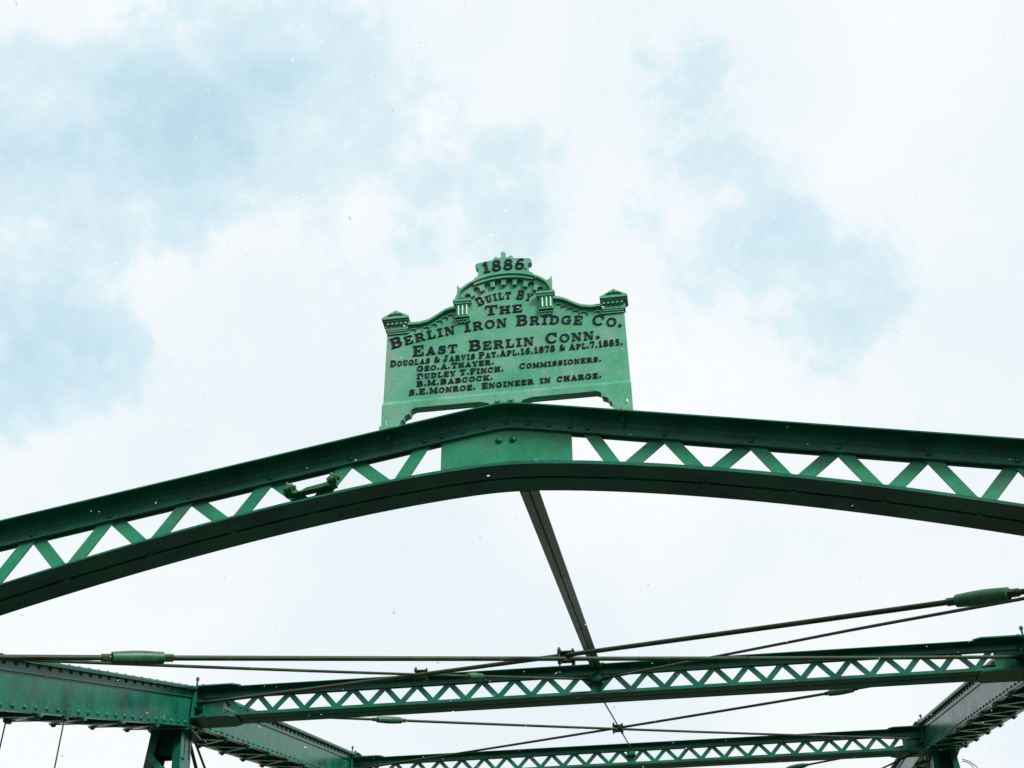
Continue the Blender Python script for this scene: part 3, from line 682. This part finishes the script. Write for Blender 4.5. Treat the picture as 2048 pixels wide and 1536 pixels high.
G = {
 'I': (.60, [R_(.18, 0, .42, 1), R_(0, 0, .6, S), R_(0, 1-S, .6, 1)]),
 'E': (.94, [R_(.12, 0, .36, 1), R_(0, 0, .92, S), R_(0, 1-S, .90, 1), R_(.36, .45, .62, .55), R_(.56, .33, .66, .67), R_(.79, 0, .92, .33), R_(.78, .68, .90, 1)]),
 'F': (.88, [R_(.12, 0, .36, 1), R_(0, 0, .52, S), R_(0, 1-S, .88, 1), R_(.36, .45, .60, .55), R_(.55, .33, .65, .67), R_(.76, .66, .88, 1)]),
 'L': (.90, [R_(.14, 0, .38, 1), R_(0, 1-S, .54, 1), R_(0, 0, .88, S), R_(.75, 0, .88, .38)]),
 'T': (.96, [R_(.36, 0, .60, 1), R_(.2, 0, .76, S), R_(0, 1-S, .96, 1), R_(0, .66, .11, 1), R_(.85, .66, .96, 1)]),
 'H': (1.08, [R_(.12, 0, .36, 1), R_(.72, 0, .96, 1), R_(0, 0, .48, S), R_(.6, 0, 1.08, S), R_(0, 1-S, .48, 1), R_(.6, 1-S, 1.08, 1), R_(.36, .45, .72, .55)]),
 'N': (1.06, [R_(.12, 0, .23, 1), R_(.83, 0, .94, 1), [(.08, 1), (.36, 1), (.94, 0), (.72, 0)], R_(0, 0, .36, S), R_(0, 1-S, .23, 1), R_(.70, 1-S, 1.06, 1)]),
 'M': (1.28, [R_(.12, 0, .23, 1), R_(.92, 0, 1.16, 1), [(.10, 1), (.36, 1), (.70, .10), (.56, .10)], [(.86, 1), (.98, 1), (.70, .10), (.58, .10)], R_(0, 0, .36, S), R_(0, 1-S, .28, 1), R_(.80, 0, 1.28, S), R_(.95, 1-S, 1.28, 1)]),
 'A': (1.08, [[(.14, 0), (.27, 0), (.60, 1), (.44, 1)], [(.42, 1), (.66, 1), (.99, 0), (.73, 0)], R_(.28, .26, .82, .36), R_(0, 0, .42, S), R_(.61, 0, 1.08, S)]),
 'V': (1.04, [[(.08, 1), (.35, 1), (.63, 0), (.45, 0)], [(.47, 0), (.60, 0), (.93, 1), (.81, 1)], R_(0, 1-S, .45, 1), R_(.68, 1-S, 1.04, 1)]),
 'Y': (1.04, [[(.06, 1), (.34, 1), (.63, .45), (.40, .45)], [(.50, .45), (.64, .45), (.94, 1), (.81, 1)], R_(.40, 0, .64, .5), R_(.24, 0, .80, S), R_(0, 1-S, .44, 1), R_(.68, 1-S, 1.04, 1)]),
 'K': (1.08, [R_(.12, 0, .36, 1), R_(0, 0, .48, S), R_(0, 1-S, .48, 1), [(.34, .40), (.42, .32), (.93, 1), (.79, 1)], [(.44, .52), (.60, .66), (1.0, 0), (.72, 0)], R_(.64, 1-S, 1.04, 1), R_(.60, 0, 1.08, S)]),
 'B': (1.0, [R_(.12, 0, .36, 1), R_(0, 0, .40, S), R_(0, 1-S, .40, 1), R_(.36, 1-S, .56, 1), R_(.36, .47, .60, .56), R_(.36, 0, .60, S), ell(.55, .755, .25, .19, -90, 90), ell(.58, .27, .29, .213, -90, 90)]),
 'D': (1.04, [R_(.12, 0, .36, 1), R_(0, 0, .38, S), R_(0, 1-S, .38, 1), R_(.36, 0, .50, S), R_(.36, 1-S, .50, 1), ell(.48, .5, .42, .4425, -90, 90)]),
 'P': (.98, [R_(.12, 0, .36, 1), R_(0, 0, .50, S), R_(0, 1-S, .38, 1), R_(.36, 1-S, .56, 1), R_(.36, .40, .56, .50), ell(.55, .70, .30, .245, -90, 90)]),
 'R': (1.08, [R_(.12, 0, .36, 1), R_(0, 0, .48, S), R_(0, 1-S, .38, 1), R_(.36, 1-S, .56, 1), R_(.36, .44, .56, .53), ell(.55, .715, .28, .225, -90, 90), [(.50, .50), (.74, .50), (.98, .04), (.74, .0)], R_(.74, 0, 1.08, S)]),
 'C': (1.0, [ell(.52, .5, .40, .4425, 42, 318, n=24), R_(.80, .62, .93, 1)]),
 'G': (1.08, [ell(.52, .5, .40, .4425, 42, 300, n=24), R_(.80, .64, .92, 1), R_(.74, .06, .97, .48), R_(.60, .39, 1.06, .49)]),
 'O': (1.06, [ell(.53, .5, .41, .4425, 0, 360, n=28)]),
 'S': (.92, [strk([(.76, .74), (.66, .90), (.46, .945), (.24, .87), (.17, .72), (.28, .60), (.48, .53), (.68, .43), (.78, .28), (.68, .11), (.46, .055), (.24, .11), (.13, .28)], [.10, .11, .12, .18, .22, .24, .25, .24, .22, .18, .12, .11, .10]), R_(.74, .66, .85, 1), R_(.05, 0, .16, .36)]),
 'U': (1.04, [R_(.14, .33, .38, 1), R_(.76, .33, .88, 1), ell(.54, .345, .285, .29, 180, 360, .2), R_(0, 1-S, .52, 1), R_(.64, 1-S, 1.02, 1)]),
 'J': (.82, [R_(.36, .3, .60, 1), R_(.2, 1-S, .80, 1), ell(.27, .30, .21, .245, 180, 360), R_(0, .22, .19, .42)]),
 '&': (1.08, [strk([(.98, .06), (.74, .22), (.44, .52), (.32, .74), (.38, .92), (.52, .945), (.64, .84), (.58, .68), (.34, .52), (.16, .30), (.24, .09), (.48, .055), (.74, .2), (.90, .46)], .15), R_(.74, .44, 1.06, .53)]),
 '1': (.66, [R_(.22, 0, .46, 1), [(.02, .76), (.24, 1), (.30, 1), (.24, .70)], R_(.04, 0, .64, S)]),
 '8': (.84, [ell(.42, .745, .25, .195, 0, 360, .2, 22), ell(.42, .27, .30, .215, 0, 360, .22, 22)]),
 '6': (.84, [ell(.43, .30, .29, .245, 0, 360, .22, 22), strk([(.72, .84), (.60, .94), (.44, .93), (.27, .80), (.17, .58), (.15, .32)], [.10, .12, .14, .19, .21, .2])]),
 '7': (.78, [R_(0, .84, .76, 1), R_(0, .66, .10, 1), [(.58, .86), (.76, .86), (.48, 0), (.22, 0)]]),
 '5': (.82, [R_(.14, .84, .70, 1), R_(.14, .50, .26, 1), ell(.38, .31, .30, .255, 128, -150)]),
 '.': (.36, [[(.16+.15*math.cos(a*math.pi/4), .14+.14*math.sin(a*math.pi/4)) for a in range(8)]]),
 ',': (.36, [[(.16+.14*math.cos(a*math.pi/4), .13+.13*math.sin(a*math.pi/4)) for a in range(8)], [(.26, .12), (.12, .04), (.02, -.16), (.10, -.16)]]),
}
GM = {}
def glyph_mesh(ch):
    if ch in GM: return GM[ch]
    m = MB()
    for i, p in enumerate(G[ch][1]):
        y0 = -1.0-.02*i                      # unit depth; pieces stepped so no two faces share a plane
        if isinstance(p, tuple):
            _, A, B = p; n = len(A); vs = []
            for j in range(n): vs += [(A[j][0], y0, A[j][1]), (B[j][0], y0, B[j][1]), (B[j][0], 0, B[j][1]), (A[j][0], 0, A[j][1])]
            m.add(vs, [(4*j+k, 4*j+4+k, 4*j+4+(k+1) % 4, 4*j+(k+1) % 4) for j in range(n-1) for k in range(4)]+[(0, 1, 2, 3), (4*n-1, 4*n-2, 4*n-3, 4*n-4)])
        else: m.prism(p, y0, 0)
    GM[ch] = m.mesh('letter', LETTER); return GM[ch]
DEP = .0034
def letter(parent, ch, x, z, sx, sz, ang=0, y=-.0004):
    ca, sa = math.cos(ang), math.sin(ang)
    inst('letter', glyph_mesh(ch), parent, Matrix(((sx*ca, 0, -sz*sa, x), (0, DEP, 0, y), (sx*sa, 0, sz*ca, z-4.44), (0, 0, 0, 1))))
def line(text, x0, x1, zb, h, small=.78, label=None, gapw=.16, space=.55, zf=None, af=None, y=-.0004):
    """lower-case letters are set as small capitals; the line is fitted between x0 and x1"""
    par = empty('inscription', plq, (0, 0, 0), label)
    items = []; w = 0
    for ch in text:
        if ch == ' ': w += space; continue
        k = small if (ch.islower() or ch in '16785,&' and small < .8 and False) else 1.0
        gw = G[ch.upper()][0]*k; items.append((ch.upper(), w, k)); w += gw+gapw
    w -= gapw; sx = (x1-x0)/w
    for ch, u, k in items:
        x = x0+u*sx; xc = x+G[ch][0]*k*sx/2
        if zf:
            a = af(xc); z = zf(xc); letter(par, ch, xc-G[ch][0]*k*sx/2*math.cos(a), z-G[ch][0]*k*sx/2*math.sin(a), sx*k, h*k, a, y)
        else: letter(par, ch, x, zb, sx*k, h*k)
line('1886', -.081, .084, 5.2205, .056, label='year in large dark numerals on the crest', zf=lambda x: 5.2135-.9*x*x, af=lambda x: -1.8*x, y=-.0204)
_dot = empty('inscription', plq, (0, 0, 0), 'tiny dot after the year'); letter(_dot, '.', .0865, 5.2065, .020, .022, 0, -.0204)
line('Built By', -.104, .105, 0, .043, .80, 'short arched line of dark capitals under the corbels', zf=lambda x: 5.079-2.2*(x-.002)**2, af=lambda x: -4.3*(x-.002), space=.5)
line('The', -.077, .071, 5.006, .046, .80, 'short centred word of dark capitals')
line('Berlin Iron Bridge Co.', -.450, .458, 0, .051, .80, 'long gently arched line of large dark capitals', zf=lambda x: 4.939-.28*x*x, af=lambda x: -.56*x, space=.62)
line('East Berlin Conn.', -.365, .372, 4.836, .050, .77, 'straight line of large dark capitals', space=.8)
line('Douglas & Jarvis Pat.Apl.16,1878 & Apl.7,1885.', -.452, .457, 4.7955, .0290, .82, 'widest line of small dark capitals and patent dates', space=.5)
line('Geo.A.Thayer.', -.346, -.043, 4.7610, .0245, .88, 'first name in the short left column')
line('Dudley T.Finch.', -.345, -.006, 4.7240, .0250, .88, 'second name in the short left column', space=.5)
line('B.M.Babcock.', -.345, -.048, 4.6890, .0235, .90, 'third name in the short left column')
line('Commissioners.', .055, .370, 4.7270, .0250, .86, 'single word of small dark capitals at the right')
line('S.E.Monroe. Engineer in charge.', -.374, .367, 4.6500, .0255, .88, 'lowest line of small dark capitals', space=.8)

# ------------------------------------------------------------------ falling snow
random.seed(21)
m = MB()
inv = M.inverted()
cnt = 0
while cnt < 8000:
    p = Vector((random.uniform(-4.5, 4.5), random.uniform(-3.2, 7), random.uniform(1.2, 8.5)))
    if (p-Vector((.59, -4.22, 1.6))).length < 3.4: continue
    r = random.choice((.0014, .0018, .0022, .0027, .0034)); l = r*random.choice((1, 1, 1.3, 1.8, 2.4))
    a_ = random.uniform(0, 6.283); u = Vector((math.cos(a_), math.sin(a_), random.uniform(-.5, .5))).normalized()
    v = u.cross(Vector((random.uniform(-.4, .4), random.uniform(-.4, .4), 1))).normalized()
    m.add([p+u*l*math.cos(k*math.pi/3)+v*r*math.sin(k*math.pi/3) for k in range(6)], [(0, 1, 2, 3, 4, 5)]); cnt += 1
o = m.build('falling_snow', SNOW); o['kind'] = 'stuff'; o['label'] = 'fine white snow flakes falling in front of the beams'; o['category'] = 'snow'
